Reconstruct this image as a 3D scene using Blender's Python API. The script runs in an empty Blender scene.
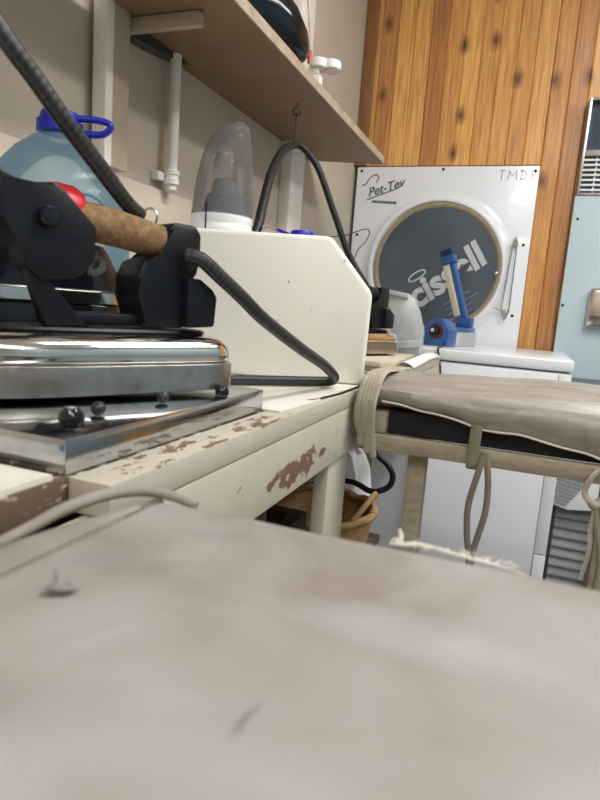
import bpy, bmesh, math, random
from mathutils import Vector, Matrix, noise as mnoise
random.seed(7)
SC = bpy.context.scene
COL = SC.collection
PI = math.pi

# ------------------------------------------------------------------ materials
def new_mat(name):
    m = bpy.data.materials.new(name); m.use_nodes = True
    nt = m.node_tree
    return m, nt, nt.nodes['Principled BSDF']

def mat(name, col, rough=.5, metal=0., var=.0, vscale=20., bump=0., bscale=200., col2=None, spec=.5, coat=0., trans=0., ior=1.45, stretch=(1,1,1), alpha=1.):
    m, nt, b = new_mat(name)
    b.inputs['Base Color'].default_value = (*col, 1)
    b.inputs['Roughness'].default_value = rough
    b.inputs['Metallic'].default_value = metal
    b.inputs['Specular IOR Level'].default_value = spec
    b.inputs['Coat Weight'].default_value = coat
    b.inputs['Transmission Weight'].default_value = trans
    b.inputs['IOR'].default_value = ior
    b.inputs['Alpha'].default_value = alpha
    N = nt.nodes; L = nt.links
    if var or bump or col2:
        tc = N.new('ShaderNodeTexCoord'); mp = N.new('ShaderNodeMapping')
        mp.inputs['Scale'].default_value = stretch
        L.new(tc.outputs['Object'], mp.inputs['Vector'])
    if var or col2:
        n = N.new('ShaderNodeTexNoise'); n.inputs['Scale'].default_value = vscale; n.inputs['Detail'].default_value = 6
        n.inputs['Roughness'].default_value = .6
        L.new(mp.outputs[0], n.inputs['Vector'])
        r = N.new('ShaderNodeValToRGB')
        c2 = col2 if col2 else tuple(max(0, c*(1-var)) for c in col)
        r.color_ramp.elements[0].position = .35; r.color_ramp.elements[1].position = .65
        r.color_ramp.elements[0].color = (*c2, 1); r.color_ramp.elements[1].color = (*col, 1)
        L.new(n.outputs['Fac'], r.inputs[0]); L.new(r.outputs[0], b.inputs['Base Color'])
    if bump:
        n2 = N.new('ShaderNodeTexNoise'); n2.inputs['Scale'].default_value = bscale; n2.inputs['Detail'].default_value = 4
        L.new(mp.outputs[0], n2.inputs['Vector'])
        bp = N.new('ShaderNodeBump'); bp.inputs['Strength'].default_value = bump; bp.inputs['Distance'].default_value = .002
        L.new(n2.outputs['Fac'], bp.inputs['Height']); L.new(bp.outputs[0], b.inputs['Normal'])
    return m

def math_node(nt, op, a, bb=None, clamp=False):
    n = nt.nodes.new('ShaderNodeMath'); n.operation = op; n.use_clamp = clamp
    for i, v in enumerate((a, bb)):
        if v is None: continue
        if hasattr(v, 'node'): nt.links.new(v, n.inputs[i])
        else: n.inputs[i].default_value = v
    return n.outputs[0]

def mix_col(nt, fac, a, b):
    n = nt.nodes.new('ShaderNodeMix'); n.data_type = 'RGBA'
    if hasattr(fac, 'node'): nt.links.new(fac, n.inputs['Factor'])
    else: n.inputs['Factor'].default_value = fac
    for key, v in (('A', a), ('B', b)):
        s = [i for i in n.inputs if i.name == key and i.type == 'RGBA'][0]
        if hasattr(v, 'node'): nt.links.new(v, s)
        else: s.default_value = (*v, 1)
    return [o for o in n.outputs if o.type == 'RGBA'][0]

def wood_planks():
    m, nt, b = new_mat('varnished_pine'); N = nt.nodes; L = nt.links
    tc = N.new('ShaderNodeTexCoord'); sp = N.new('ShaderNodeSeparateXYZ'); L.new(tc.outputs['Object'], sp.inputs[0])
    X, Y, Z = sp.outputs
    idx = math_node(nt, 'FLOOR', math_node(nt, 'DIVIDE', math_node(nt, 'ADD', X, .78), .068))
    wn = N.new('ShaderNodeTexWhiteNoise'); wn.noise_dimensions = '1D'; L.new(idx, wn.inputs['W'])
    cv = N.new('ShaderNodeCombineXYZ')
    L.new(math_node(nt, 'MULTIPLY', X, 1.), cv.inputs[0])
    L.new(math_node(nt, 'MULTIPLY', idx, 3.7), cv.inputs[1])
    L.new(math_node(nt, 'MULTIPLY', Z, .045), cv.inputs[2])
    g = N.new('ShaderNodeTexNoise'); g.inputs['Scale'].default_value = 110; g.inputs['Detail'].default_value = 5; g.inputs['Distortion'].default_value = .6
    L.new(cv.outputs[0], g.inputs['Vector'])
    r = N.new('ShaderNodeValToRGB'); e = r.color_ramp.elements
    e[0].position = .3; e[0].color = (.46, .20, .055, 1); e[1].position = .64; e[1].color = (.75, .385, .12, 1)
    L.new(g.outputs['Fac'], r.inputs[0])
    hue = N.new('ShaderNodeHueSaturation'); L.new(r.outputs[0], hue.inputs['Color'])
    L.new(math_node(nt, 'ADD', math_node(nt, 'MULTIPLY', wn.outputs['Value'], .5), .72), hue.inputs['Value'])
    L.new(math_node(nt, 'ADD', math_node(nt, 'MULTIPLY', wn.outputs['Value'], .02), .49), hue.inputs['Hue'])
    # knots
    kv = N.new('ShaderNodeCombineXYZ')
    L.new(math_node(nt, 'MULTIPLY', X, 9.), kv.inputs[0]); L.new(math_node(nt, 'MULTIPLY', Z, 5.2), kv.inputs[1])
    nz = N.new('ShaderNodeTexNoise'); nz.inputs['Scale'].default_value = 9; L.new(tc.outputs['Object'], nz.inputs['Vector'])
    vm = N.new('ShaderNodeVectorMath'); vm.operation = 'MULTIPLY_ADD'
    L.new(nz.outputs['Color'], vm.inputs[0]); vm.inputs[1].default_value = (.22, .22, 0); L.new(kv.outputs[0], vm.inputs[2])
    vo = N.new('ShaderNodeTexVoronoi'); vo.voronoi_dimensions = '2D'; vo.inputs['Scale'].default_value = 1.; L.new(vm.outputs[0], vo.inputs['Vector'])
    sc = N.new('ShaderNodeSeparateColor'); L.new(vo.outputs['Color'], sc.inputs[0])
    pres = math_node(nt, 'GREATER_THAN', sc.outputs[0], .74)
    k = math_node(nt, 'SUBTRACT', 1., math_node(nt, 'DIVIDE', vo.outputs['Distance'], .24), True)
    k = math_node(nt, 'MULTIPLY', math_node(nt, 'MULTIPLY', k, pres), 1.15, True)
    col = mix_col(nt, k, hue.outputs[0], (.16, .055, .022))
    # wall darkening grooves are geometry; end colour
    L.new(col, b.inputs['Base Color'])
    b.inputs['Roughness'].default_value = .32; b.inputs['Coat Weight'].default_value = .25; b.inputs['Coat Roughness'].default_value = .2
    return m

def paint_peel(name, paint, wood, box=None, thr=.62, scale=14., stretch=(1, 1, 1), amount=.25):
    """painted wood; paint flaked off where noise is high, mostly inside an (y0,y1,z0,z1) worn patch"""
    m, nt, b = new_mat(name); N = nt.nodes; L = nt.links
    tc = N.new('ShaderNodeTexCoord'); mp = N.new('ShaderNodeMapping'); mp.inputs['Scale'].default_value = stretch
    L.new(tc.outputs['Object'], mp.inputs['Vector'])
    n = N.new('ShaderNodeTexNoise'); n.inputs['Scale'].default_value = scale; n.inputs['Detail'].default_value = 8; n.inputs['Roughness'].default_value = .68
    L.new(mp.outputs[0], n.inputs['Vector'])
    v = n.outputs['Fac']
    if box:
        sp = N.new('ShaderNodeSeparateXYZ'); L.new(tc.outputs['Object'], sp.inputs[0])
        cy, ry, cz, rz, sl = box
        dy = math_node(nt, 'DIVIDE', math_node(nt, 'SUBTRACT', sp.outputs[1], cy), ry)
        zz = math_node(nt, 'SUBTRACT', sp.outputs[2], math_node(nt, 'MULTIPLY', dy, sl))
        dz = math_node(nt, 'DIVIDE', math_node(nt, 'SUBTRACT', zz, cz), rz)
        d2 = math_node(nt, 'ADD', math_node(nt, 'POWER', dy, 2.), math_node(nt, 'POWER', dz, 2.))
        w = math_node(nt, 'SUBTRACT', 1., d2, True)
        v = math_node(nt, 'ADD', v, math_node(nt, 'MULTIPLY', w, amount))
    mask = math_node(nt, 'MULTIPLY', math_node(nt, 'SUBTRACT', v, thr), 40., True)
    n2 = N.new('ShaderNodeTexNoise'); n2.inputs['Scale'].default_value = 25; n2.inputs['Detail'].default_value = 6; L.new(tc.outputs['Object'], n2.inputs['Vector'])
    base = mix_col(nt, n2.outputs['Fac'], tuple(c*.8 for c in paint), paint)
    col = mix_col(nt, mask, base, wood)
    L.new(col, b.inputs['Base Color']); b.inputs['Roughness'].default_value = .55
    bp = N.new('ShaderNodeBump'); bp.inputs['Strength'].default_value = .5; bp.inputs['Distance'].default_value = .001; bp.invert = True
    L.new(mask, bp.inputs['Height']); L.new(bp.outputs[0], b.inputs['Normal'])
    return m

def cloth_mat(name, c1, c2, c3, weave=True, rough=.8, sheen=.0, stain=None, streak=(1, 1, 1)):
    m, nt, b = new_mat(name); N = nt.nodes; L = nt.links
    tc = N.new('ShaderNodeTexCoord')
    mp = N.new('ShaderNodeMapping'); mp.inputs['Scale'].default_value = streak; L.new(tc.outputs['Object'], mp.inputs['Vector'])
    n = N.new('ShaderNodeTexNoise'); n.inputs['Scale'].default_value = 11; n.inputs['Detail'].default_value = 5; n.inputs['Distortion'].default_value = .8; L.new(mp.outputs[0], n.inputs['Vector'])
    r = N.new('ShaderNodeValToRGB'); e = r.color_ramp.elements
    e[0].position = .32; e[0].color = (*c1, 1); e[1].position = .7; e[1].color = (*c3, 1)
    x = e.new(.5); x.color = (*c2, 1)
    L.new(n.outputs['Fac'], r.inputs[0]); col = r.outputs[0]
    if stain:
        for (sx, sy, ang, la, lb, scol, amt) in stain:
            sx -= .15; sy -= .08
            vr = N.new('ShaderNodeMapping'); vr.vector_type = 'TEXTURE'
            vr.inputs['Location'].default_value = (sx, sy, 0); vr.inputs['Rotation'].default_value = (0, 0, ang); vr.inputs['Scale'].default_value = (la, lb, 1)
            nn = N.new('ShaderNodeTexNoise'); nn.inputs['Scale'].default_value = 90; L.new(tc.outputs['Object'], nn.inputs['Vector'])
            ad = N.new('ShaderNodeVectorMath'); ad.operation = 'MULTIPLY_ADD'; L.new(nn.outputs['Color'], ad.inputs[0]); ad.inputs[1].default_value = (.004, .004, 0); L.new(tc.outputs['Object'], ad.inputs[2])
            L.new(ad.outputs[0], vr.inputs['Vector'])
            sp = N.new('ShaderNodeSeparateXYZ'); L.new(vr.outputs[0], sp.inputs[0])
            d = math_node(nt, 'ADD', math_node(nt, 'POWER', sp.outputs[0], 2.), math_node(nt, 'POWER', sp.outputs[1], 2.))
            f = math_node(nt, 'MULTIPLY', math_node(nt, 'SUBTRACT', 1., d, True), amt, True)
            col = mix_col(nt, f, col, scol)
    L.new(col, b.inputs['Base Color']); b.inputs['Roughness'].default_value = rough
    b.inputs['Sheen Weight'].default_value = sheen
    wv = N.new('ShaderNodeTexNoise'); wv.inputs['Scale'].default_value = 14; wv.inputs['Detail'].default_value = 8; L.new(mp.outputs[0], wv.inputs['Vector'])
    bp = N.new('ShaderNodeBump'); bp.inputs['Strength'].default_value = .35; bp.inputs['Distance'].default_value = .003
    L.new(wv.outputs['Fac'], bp.inputs['Height']); L.new(bp.outputs[0], b.inputs['Normal'])
    return m

def braid_mat(name, c1, c2, rough=.5, nu=75., nv=4.):
    m, nt, b = new_mat(name); N = nt.nodes; L = nt.links
    uv = N.new('ShaderNodeUVMap'); sp = N.new('ShaderNodeSeparateXYZ'); L.new(uv.outputs[0], sp.inputs[0])
    U = math_node(nt, 'MULTIPLY', sp.outputs[0], nu); V = math_node(nt, 'MULTIPLY', sp.outputs[1], nv)
    a = math_node(nt, 'SINE', math_node(nt, 'MULTIPLY', math_node(nt, 'ADD', U, V), 2*PI))
    c = math_node(nt, 'SINE', math_node(nt, 'MULTIPLY', math_node(nt, 'SUBTRACT', U, V), 2*PI))
    h = math_node(nt, 'MULTIPLY', a, c)
    f = math_node(nt, 'ADD', math_node(nt, 'MULTIPLY', h, .5), .5)
    L.new(mix_col(nt, f, c1, c2), b.inputs['Base Color']); b.inputs['Roughness'].default_value = rough
    bp = N.new('ShaderNodeBump'); bp.inputs['Strength'].default_value = .45; bp.inputs['Distance'].default_value = .001
    L.new(f, bp.inputs['Height']); L.new(bp.outputs[0], b.inputs['Normal'])
    return m

def emit_mat(name, col, s):
    m, nt, b = new_mat(name)
    b.inputs['Base Color'].default_value = (*col, 1); b.inputs['Emission Color'].default_value = (*col, 1); b.inputs['Emission Strength'].default_value = s
    return m

M = {}
M['pine'] = wood_planks()
M['pine_dark'] = mat('pine_corner_board', (.30, .14, .05), .4, col2=(.2, .085, .03), vscale=30, stretch=(6, 6, .4))
M['wall'] = mat('beige_wall_paint', (.56, .49, .40), .6, var=.12, vscale=3, bump=.1, bscale=60)
M['wall_grey'] = mat('dado_paint', (.62, .55, .45), .6, var=.1, vscale=4, bump=.1, bscale=60)
M['wall_blue'] = mat('dusty_blue_wall_paint', (.27, .37, .42), .6, var=.12, vscale=3)
M['ceil'] = mat('ceiling_paint', (.78, .77, .74), .8, var=.04)
M['floor'] = mat('floor_lino', (.30, .29, .28), .6, var=.3, vscale=8)
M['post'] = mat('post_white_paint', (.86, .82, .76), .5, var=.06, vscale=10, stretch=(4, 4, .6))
M['cleat'] = mat('cream_cleat_and_side_shade', (.47, .40, .30), .45, var=.15, vscale=12)  # cream of the cleat, darkened to carry the post side's shade
M['shelf_under'] = mat('brown_hardboard', (.28, .175, .095), .40, col2=(.235, .14, .075), vscale=9)
M['shelf_edge'] = mat('shelf_edge_paint', (.52, .44, .35), .5, col2=(.40, .31, .22), vscale=30)
M['dark_trim'] = mat('dark_teal_edging', (.035, .045, .05), .35, var=.3, vscale=40)
M['pvc'] = mat('white_pvc', (.82, .80, .77), .35, var=.04)
M['metal'] = mat('brushed_metal', (.62, .62, .62), .3, 1., var=.1, vscale=60)
M['dark_metal'] = mat('dark_metal', (.05, .05, .055), .4, .6, var=.2, vscale=60)
M['chrome'] = mat('worn_chrome', (.80, .78, .75), .12, 1., col2=(.68, .65, .61), vscale=18, bump=.06, bscale=60)
M['chrome_dull'] = mat('dull_soleplate_metal', (.55, .54, .53), .30, 1., col2=(.40, .36, .33), vscale=35, bump=.12, bscale=150)
M['tray'] = mat('galvanised_tray', (.50, .52, .54), .13, 1., col2=(.40, .41, .43), vscale=25, bump=.12, bscale=30)
M['black'] = mat('black_bakelite', (.008, .0095, .014), .40, var=.3, vscale=30, bump=.08, bscale=180, spec=.32)
M['black_gloss'] = mat('black_gloss', (.008, .009, .012), .12, var=.2, vscale=20)
M['cork'] = mat('scorched_cork', (.30, .175, .080), .85, col2=(.15, .09, .045), vscale=120, bump=.5, bscale=160)
M['red'] = mat('red_ring', (.62, .02, .03), .35, var=.1)
M['braid'] = braid_mat('braided_black_cord', (.004, .0045, .005), (.03, .034, .04))
M['sleeving'] = braid_mat('grey_braided_sleeve', (.08, .075, .065), (.38, .35, .30), .7, 160., 4.)
M['hose'] = mat('black_hose_rubber', (.014, .014, .014), .5, var=.3, vscale=80, bump=.15, bscale=300)
M['cable'] = mat('black_cable', (.012, .012, .013), .45, var=.2)
M['box'] = mat('ivory_melamine', (.84, .82, .74), .35, var=.04, vscale=5, bump=.04, bscale=40)
M['laminate'] = mat('white_laminate', (.82, .80, .74), .35, col2=(.68, .64, .55), vscale=12)
M['paint'] = paint_peel('cream_paint_peeling', (.54, .50, .405), (.17, .10, .065), (-.005, .13, .794, .024, .004), .66, 45., (1, .8, 1.3), .24)
M['paint_top'] = paint_peel('cream_paint_worn', (.54, .50, .405), (.17, .105, .065), (-.20, .42, .872, .005, 0.), .665, 40., (1, .5, 2), .15)
M['paint_leg'] = paint_peel('cream_paint_leg', (.52, .48, .385), (.2, .13, .08), None, .70, 30., (1, 1, .5))
M['worn'] = paint_peel('worn_brown_chipboard', (.13, .085, .055), (.46, .39, .30), None, .56, 40., (1, .6, 1.6))
M['frame_wood'] = mat('pale_frame_wood', (.44, .39, .29), .6, col2=(.33, .28, .20), vscale=30, stretch=(1, 4, 4))
M['cover'] = cloth_mat('silvery_grey_cover', (.24, .215, .18), (.30, .27, .235), (.37, .34, .295), rough=.30, sheen=.1, streak=(1.5, 8, 4))
M['cover1'] = cloth_mat('scorched_grey_cover', (.225, .195, .17), (.285, .265, .245), (.345, .33, .315), rough=.8,
      stain=[(-.0545, .1335, 1.42, .0105, .0017, (.10, .095, .095), .6), (-.155, .20, .4, .025, .012, (.21,.21,.22), .35), (-.19, .135, .2, .04, .02, (.21, .175, .15), .5), (-.02, .20, .0, .05, .02, (.42, .42, .43), .4), (-.12, .245, .3, .02, .01, (.22, .20, .19), .5), (-.13, .10, .5, .06, .02, (.20, .17, .155), .45)])
M['hem'] = cloth_mat('unbleached_cotton', (.48, .43, .36), (.58, .53, .45), (.64, .6, .52), rough=.9)
M['flap'] = cloth_mat('grey_cotton_flap', (.22, .20, .17), (.26, .24, .205), (.31, .285, .25), rough=.9)
M['fray'] = cloth_mat('frayed_cotton', (.62, .58, .52), (.7, .67, .6), (.76, .73, .67), rough=.9)
M['tie_brown'] = cloth_mat('brown_cotton_tape', (.18, .15, .12), (.22, .19, .15), (.27, .23, .19), rough=.9)
M['tie_cream'] = cloth_mat('cream_cotton_tape', (.33, .295, .225), (.40, .36, .285), (.46, .42, .34), rough=.9)
M['tie_dark'] = cloth_mat('khaki_tape', (.2, .19, .12), (.26, .24, .16), (.3, .28, .2), rough=.9)
M['void'] = mat('gap_shade_black', (.02, .02, .024), .9, var=.3)  # black for the shade inside the far ironing board
M['white'] = mat('white_enamel', (.77, .80, .84), .28, var=.02, vscale=4, coat=.2)
M['seam_shade'] = mat('seam_shadow_grey', (.12, .13, .14), .6, var=.1)
M['gasket'] = mat('tan_gasket', (.34, .28, .18), .5, var=.2, vscale=30)
M['glass_dark'] = mat('smoked_door_glass', (.085, .107, .13), .10, var=.12, vscale=6, spec=.6)
M['print'] = mat('pale_grey_print', (.55, .58, .60), .5, var=.08, vscale=60)
M['print_fine'] = mat('fine_pale_print', (.30, .33, .36), .5, var=.1, vscale=60)
M['logo'] = mat('grey_logo_ink', (.10, .11, .13), .5, var=.1)
M['pencil'] = mat('pencil_mark', (.22, .23, .26), .7, var=.2, vscale=90)
M['blue_panel'] = mat('pale_blue_enamel', (.50, .63, .68), .38, var=.06, vscale=3)
M['blue_dark'] = mat('slate_window', (.06, .08, .11), .25, var=.1)
M['sealer'] = mat('blue_paint_metal', (.022, .105, .32), .3, var=.12, vscale=30, coat=.3)
M['pale_strip'] = mat('pale_sealing_strip', (.60, .57, .46), .5, var=.1, vscale=40)
M['navy'] = mat('dark_navy_plastic', (.012, .03, .08), .35, var=.1)
M['blue_cap'] = mat('royal_blue_plastic', (.015, .02, .42), .35, var=.08)
def clear_mat(name, col, rough=.03, ior=1.2, dens=1.):
    m, nt, b = new_mat(name); N = nt.nodes; L = nt.links
    tc = N.new('ShaderNodeTexCoord'); n = N.new('ShaderNodeTexNoise'); n.inputs['Scale'].default_value = 12; L.new(tc.outputs['Object'], n.inputs['Vector'])
    L.new(mix_col(nt, n.outputs['Fac'], col, tuple(min(1, c*1.05) for c in col)), b.inputs['Base Color'])
    b.inputs['Roughness'].default_value = rough; b.inputs['Transmission Weight'].default_value = 1.; b.inputs['IOR'].default_value = ior
    return m
def thin_plastic(name, tint, edge, base=(.5, .49, .48)):
    m, nt, b = new_mat(name); N = nt.nodes; L = nt.links
    tr = N.new('ShaderNodeBsdfTransparent')
    lw = N.new('ShaderNodeLayerWeight'); lw.inputs['Blend'].default_value = .35
    tc = N.new('ShaderNodeTexCoord'); n = N.new('ShaderNodeTexNoise'); n.inputs['Scale'].default_value = 15; L.new(tc.outputs['Object'], n.inputs['Vector'])
    L.new(mix_col(nt, lw.outputs['Facing'], tint, edge), tr.inputs['Color'])
    b.inputs['Base Color'].default_value = (*base, 1); b.inputs['Roughness'].default_value = .08
    L.new(math_node(nt, 'ADD', math_node(nt, 'MULTIPLY', n.outputs['Fac'], .05), .07), b.inputs['Roughness'])
    mx = N.new('ShaderNodeMixShader'); L.new(math_node(nt, 'ADD', math_node(nt, 'MULTIPLY', lw.outputs['Fresnel'], .6), .10), mx.inputs[0])
    L.new(tr.outputs[0], mx.inputs[1]); L.new(b.outputs[0], mx.inputs[2]); L.new(mx.outputs[0], N['Material Output'].inputs[0])
    return m
M['smoke'] = thin_plastic('smoked_clear_plastic', (.90, .89, .88), (.48, .47, .46))
M['bottle'] = thin_plastic('blue_tinted_pet', (.74, .86, .93), (.40, .58, .72), (.35, .52, .62))
M['blue_clear'] = clear_mat('pale_blue_clear', (.35, .55, .80), .1, 1.2)
M['filter'] = mat('slate_filter_cloth', (.20, .21, .26), .8, var=.2, vscale=40)
M['paper'] = mat('white_paper', (.85, .86, .88), .7, var=.03)
M['card'] = mat('cream_card', (.62, .56, .44), .7, var=.12)
M['guard'] = mat('scuffed_grey_steel', (.60, .64, .66), .35, .3, col2=(.42, .46, .49), vscale=14)
M['copper'] = mat('heat_tinted_copper', (.80, .45, .28), .25, .9, var=.3, vscale=40)
M['basket'] = mat('woven_cane', (.50, .33, .15), .7, col2=(.33, .20, .08), vscale=60, stretch=(1, 1, 5))
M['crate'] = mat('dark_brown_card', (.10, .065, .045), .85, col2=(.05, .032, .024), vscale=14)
M['bag'] = mat('white_plastic_bag', (.78, .78, .8), .35, var=.08)
M['louvre'] = mat('grey_louvre', (.22, .235, .24), .45, var=.1)
M['louvre_dark'] = mat('dark_casing', (.10, .115, .125), .45, var=.1)
M['grille_white'] = mat('white_grille', (.75, .77, .78), .4, var=.04)
M['lint'] = mat('grey_lint', (.27, .27, .29), .95, col2=(.16, .155, .155), vscale=300)
M['amber'] = mat('brass_nut', (.6, .4, .12), .3, .8, var=.2)
M['lens'] = mat('lamp_lens', (.85, .88, .9), .15, var=.03, coat=.3)
M['tube'] = emit_mat('added_tube_glow', (1., .98, .94), 6.)  # glow for the added, unseen ceiling lights

# ------------------------------------------------------------------ mesh builder
class B:
    def __init__(s): s.bm = bmesh.new(); s.uv = s.bm.loops.layers.uv.new('UVMap')
    def _bev(s, verts, r, seg=2):
        if r <= 0: return
        vs = set(verts); ed = [e for e in s.bm.edges if e.verts[0] in vs and e.verts[1] in vs]
        bmesh.ops.bevel(s.bm, geom=ed, offset=r, segments=seg, affect='EDGES', profile=.5)
    def box(s, x0, x1, y0, y1, z0, z1, r=0., rot=None, seg=2):
        vs = [s.bm.verts.new((x, y, z)) for x in (x0, x1) for y in (y0, y1) for z in (z0, z1)]
        for f in ((0,1,3,2),(4,6,7,5),(0,4,5,1),(2,3,7,6),(0,2,6,4),(1,5,7,3)): s.bm.faces.new([vs[i] for i in f])
        if rot:
            M_, c = rot
            bmesh.ops.rotate(s.bm, verts=vs, cent=c, matrix=M_)
        s._bev(vs, r, seg); return s
    def prism(s, pts, a0, a1, axis='z', r=0., seg=2):
        def mk(p, a):
            return {'z': (p[0], p[1], a), 'y': (p[0], a, p[1]), 'x': (a, p[0], p[1])}[axis]
        lo = [s.bm.verts.new(mk(p, a0)) for p in pts]; hi = [s.bm.verts.new(mk(p, a1)) for p in pts]
        n = len(pts)
        s.bm.faces.new(lo[::-1]); s.bm.faces.new(hi)
        for i in range(n): s.bm.faces.new((lo[i], lo[(i+1) % n], hi[(i+1) % n], hi[i]))
        s._bev(lo+hi, r, seg); return s
    def rings(s, rs, cap0=True, cap1=True, closed=True, us=None):
        vr = [[s.bm.verts.new(p) for p in r] for r in rs]
        n = len(rs[0]); m = n if closed else n-1
        for i in range(len(vr)-1):
            for j in range(m):
                k = (j+1) % n
                f = s.bm.faces.new((vr[i][j], vr[i][k], vr[i+1][k], vr[i+1][j]))
                u0, u1 = (us[i], us[i+1]) if us else (i, i+1)
                for lp, (u, v) in zip(f.loops, ((u0, j/n), (u0, (j+1)/n), (u1, (j+1)/n), (u1, j/n))): lp[s.uv].uv = (u, v)
        if closed and cap0: s.bm.faces.new(vr[0][::-1])
        if closed and cap1: s.bm.faces.new(vr[-1])
        return s
    def tube(s, pts, r, n=10, sub=8, smooth=True, flat=None):
        P = [Vector(p) for p in pts]
        rr = r if isinstance(r, (list, tuple)) else [r]*len(P)
        if smooth and len(P) > 2:
            Q = []; RR = []
            for i in range(len(P)-1):
                p0 = P[i-1] if i else P[0]*2-P[1]; p1 = P[i]; p2 = P[i+1]; p3 = P[i+2] if i+2 < len(P) else P[-1]*2-P[-2]
                for k in range(sub):
                    t = k/sub
                    Q.append(.5*((2*p1)+(p2-p0)*t+(2*p0-5*p1+4*p2-p3)*t*t+(3*p1-p0-3*p2+p3)*t**3)); RR.append(rr[i]*(1-t)+rr[i+1]*t)
            Q.append(P[-1]); RR.append(rr[-1])
        else: Q, RR = P, rr
        T = [(Q[min(i+1, len(Q)-1)]-Q[max(i-1, 0)]).normalized() for i in range(len(Q))]
        up = Vector((0, 0, 1)) if abs(T[0].z) < .9 else Vector((1, 0, 0))
        nrm = (up-T[0]*up.dot(T[0])).normalized(); rs = []; us = []; acc = 0
        for i, q in enumerate(Q):
            nrm = (nrm-T[i]*nrm.dot(T[i])).normalized(); bn = T[i].cross(nrm)
            if i: acc += (q-Q[i-1]).length
            us.append(acc)
            fl = flat if flat else 1.
            fb = 1.
            if fl < 0: fb, fa = -fl, 1.
            else: fa = fl
            rs.append([q+nrm*(RR[i]*fa*math.cos(2*PI*j/n))+bn*(RR[i]*fb*math.sin(2*PI*j/n)) for j in range(n)])
        return s.rings(rs, us=us)
    def lathe(s, prof, c=(0, 0, 0), axis='z', n=32, cap=True):
        rs = []
        for r, h in prof:
            ring = []
            for j in range(n):
                a = 2*PI*j/n; x, y = r*math.cos(a), r*math.sin(a)
                v = {'z': (x, y, h), 'y': (x, h, y), 'x': (h, x, y)}[axis]
                ring.append(Vector(v)+Vector(c))
            rs.append(ring)
        return s.rings(rs, cap, cap)
    def ball(s, c, r, sc=(1, 1, 1), u=16, v=10):
        m = Matrix.Translation(Vector(c)) @ Matrix.Diagonal((sc[0], sc[1], sc[2], 1))
        bmesh.ops.create_uvsphere(s.bm, u_segments=u, v_segments=v, radius=r, matrix=m); return s
    def torus(s, c, R, r, axis='y', n=48, k=10, sy=1.):
        rs = []
        for i in range(n+1):
            a = 2*PI*i/n; ring = []
            for j in range(k):
                b = 2*PI*j/k; rad = R+r*math.cos(b); h = r*math.sin(b)*sy
                x, y = rad*math.cos(a), rad*math.sin(a)
                ring.append(Vector({'z': (x, y, h), 'y': (x, h, y), 'x': (h, x, y)}[axis])+Vector(c))
            rs.append(ring)
        s.rings(rs, False, False); bmesh.ops.remove_doubles(s.bm, verts=s.bm.verts, dist=1e-6); return s

def build(name, b, m, parent=None, smooth=True, world=True, angle=40):
    bm = b.bm if isinstance(b, B) else b
    bmesh.ops.recalc_face_normals(bm, faces=bm.faces)
    if parent is not None and world:
        bmesh.ops.translate(bm, verts=bm.verts, vec=-root_loc(parent))
    me = bpy.data.meshes.new(name); bm.to_mesh(me); bm.free()
    if smooth:
        for p in me.polygons: p.use_smooth = True
        try: me.set_sharp_from_angle(angle=math.radians(angle))
        except Exception: pass
    me.materials.append(m if not isinstance(m, str) else M[m])
    o = bpy.data.objects.new(name, me); COL.objects.link(o)
    if parent is not None: o.parent = parent
    return o

def root_loc(o):
    v = Vector((0, 0, 0))
    while o is not None: v = v+Vector(o.location); o = o.parent
    return v

def thing(name, label, cat, loc, rz=0., group=None):
    o = bpy.data.objects.new(name, None); COL.objects.link(o); o.location = loc; o.rotation_euler = (0, 0, rz)
    o.empty_display_size = .05; o['label'] = label; o['category'] = cat
    if group: o['group'] = group
    return o
def tag(o, label, cat, group=None):
    o['label'] = label; o['category'] = cat
    if group: o['group'] = group
    return o
def struct(name, b, m, **k):
    o = build(name, b, m, **k); o['kind'] = 'structure'; return o

def text_bm(txt, size, origin, ang=0., shear=0., offset=0., depth=.0008, y=0.):
    """flat lettering standing in the XZ plane (facing -Y)"""
    cu = bpy.data.curves.new('t', 'FONT'); cu.body = txt; cu.size = size; cu.shear = shear; cu.offset = offset; cu.extrude = depth
    ob = bpy.data.objects.new('t', cu); COL.objects.link(ob)
    bpy.context.view_layer.update()
    me = bpy.data.meshes.new_from_object(ob.evaluated_get(bpy.context.evaluated_depsgraph_get()))
    b = B(); b.bm.from_mesh(me)
    bpy.data.objects.remove(ob); bpy.data.meshes.remove(me); bpy.data.curves.remove(cu)
    mt = Matrix.Translation(Vector(origin)) @ Matrix.Rotation(-ang, 4, 'Y') @ Matrix.Rotation(PI/2, 4, 'X')
    bmesh.ops.transform(b.bm, matrix=mt, verts=b.bm.verts)
    return b

def arc(cx, cy, r, a0, a1, n):
    return [(cx+r*math.cos(a0+(a1-a0)*i/n), cy+r*math.sin(a0+(a1-a0)*i/n)) for i in range(n+1)]

# ================================================================== SETTING
XW = -.78           # left wall face
YB = 2.62           # pine wall face
struct('floor', B().box(-.95, 2.6, -2.2, 3.45, -.05, 0), 'floor', smooth=False)
struct('ceiling', B().box(-.95, 2.6, -2.2, 3.45, 2.75, 2.8), 'ceil', smooth=False)
struct('wall_left', B().box(-.90, XW, -2.2, 3.45, 0, 2.75), 'wall', smooth=False)
struct('wall_right', B().box(2.5, 2.6, -2.2, 3.45, 0, 2.75), 'wall_blue', smooth=False)
struct('wall_front', B().box(-.78, 2.5, -2.2, -2.1, 0, 2.75), 'wall', smooth=False)
struct('wall_rear', B().box(-.78, 2.5, 3.35, 3.45, 0, 2.75), 'wall', smooth=False)
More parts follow.
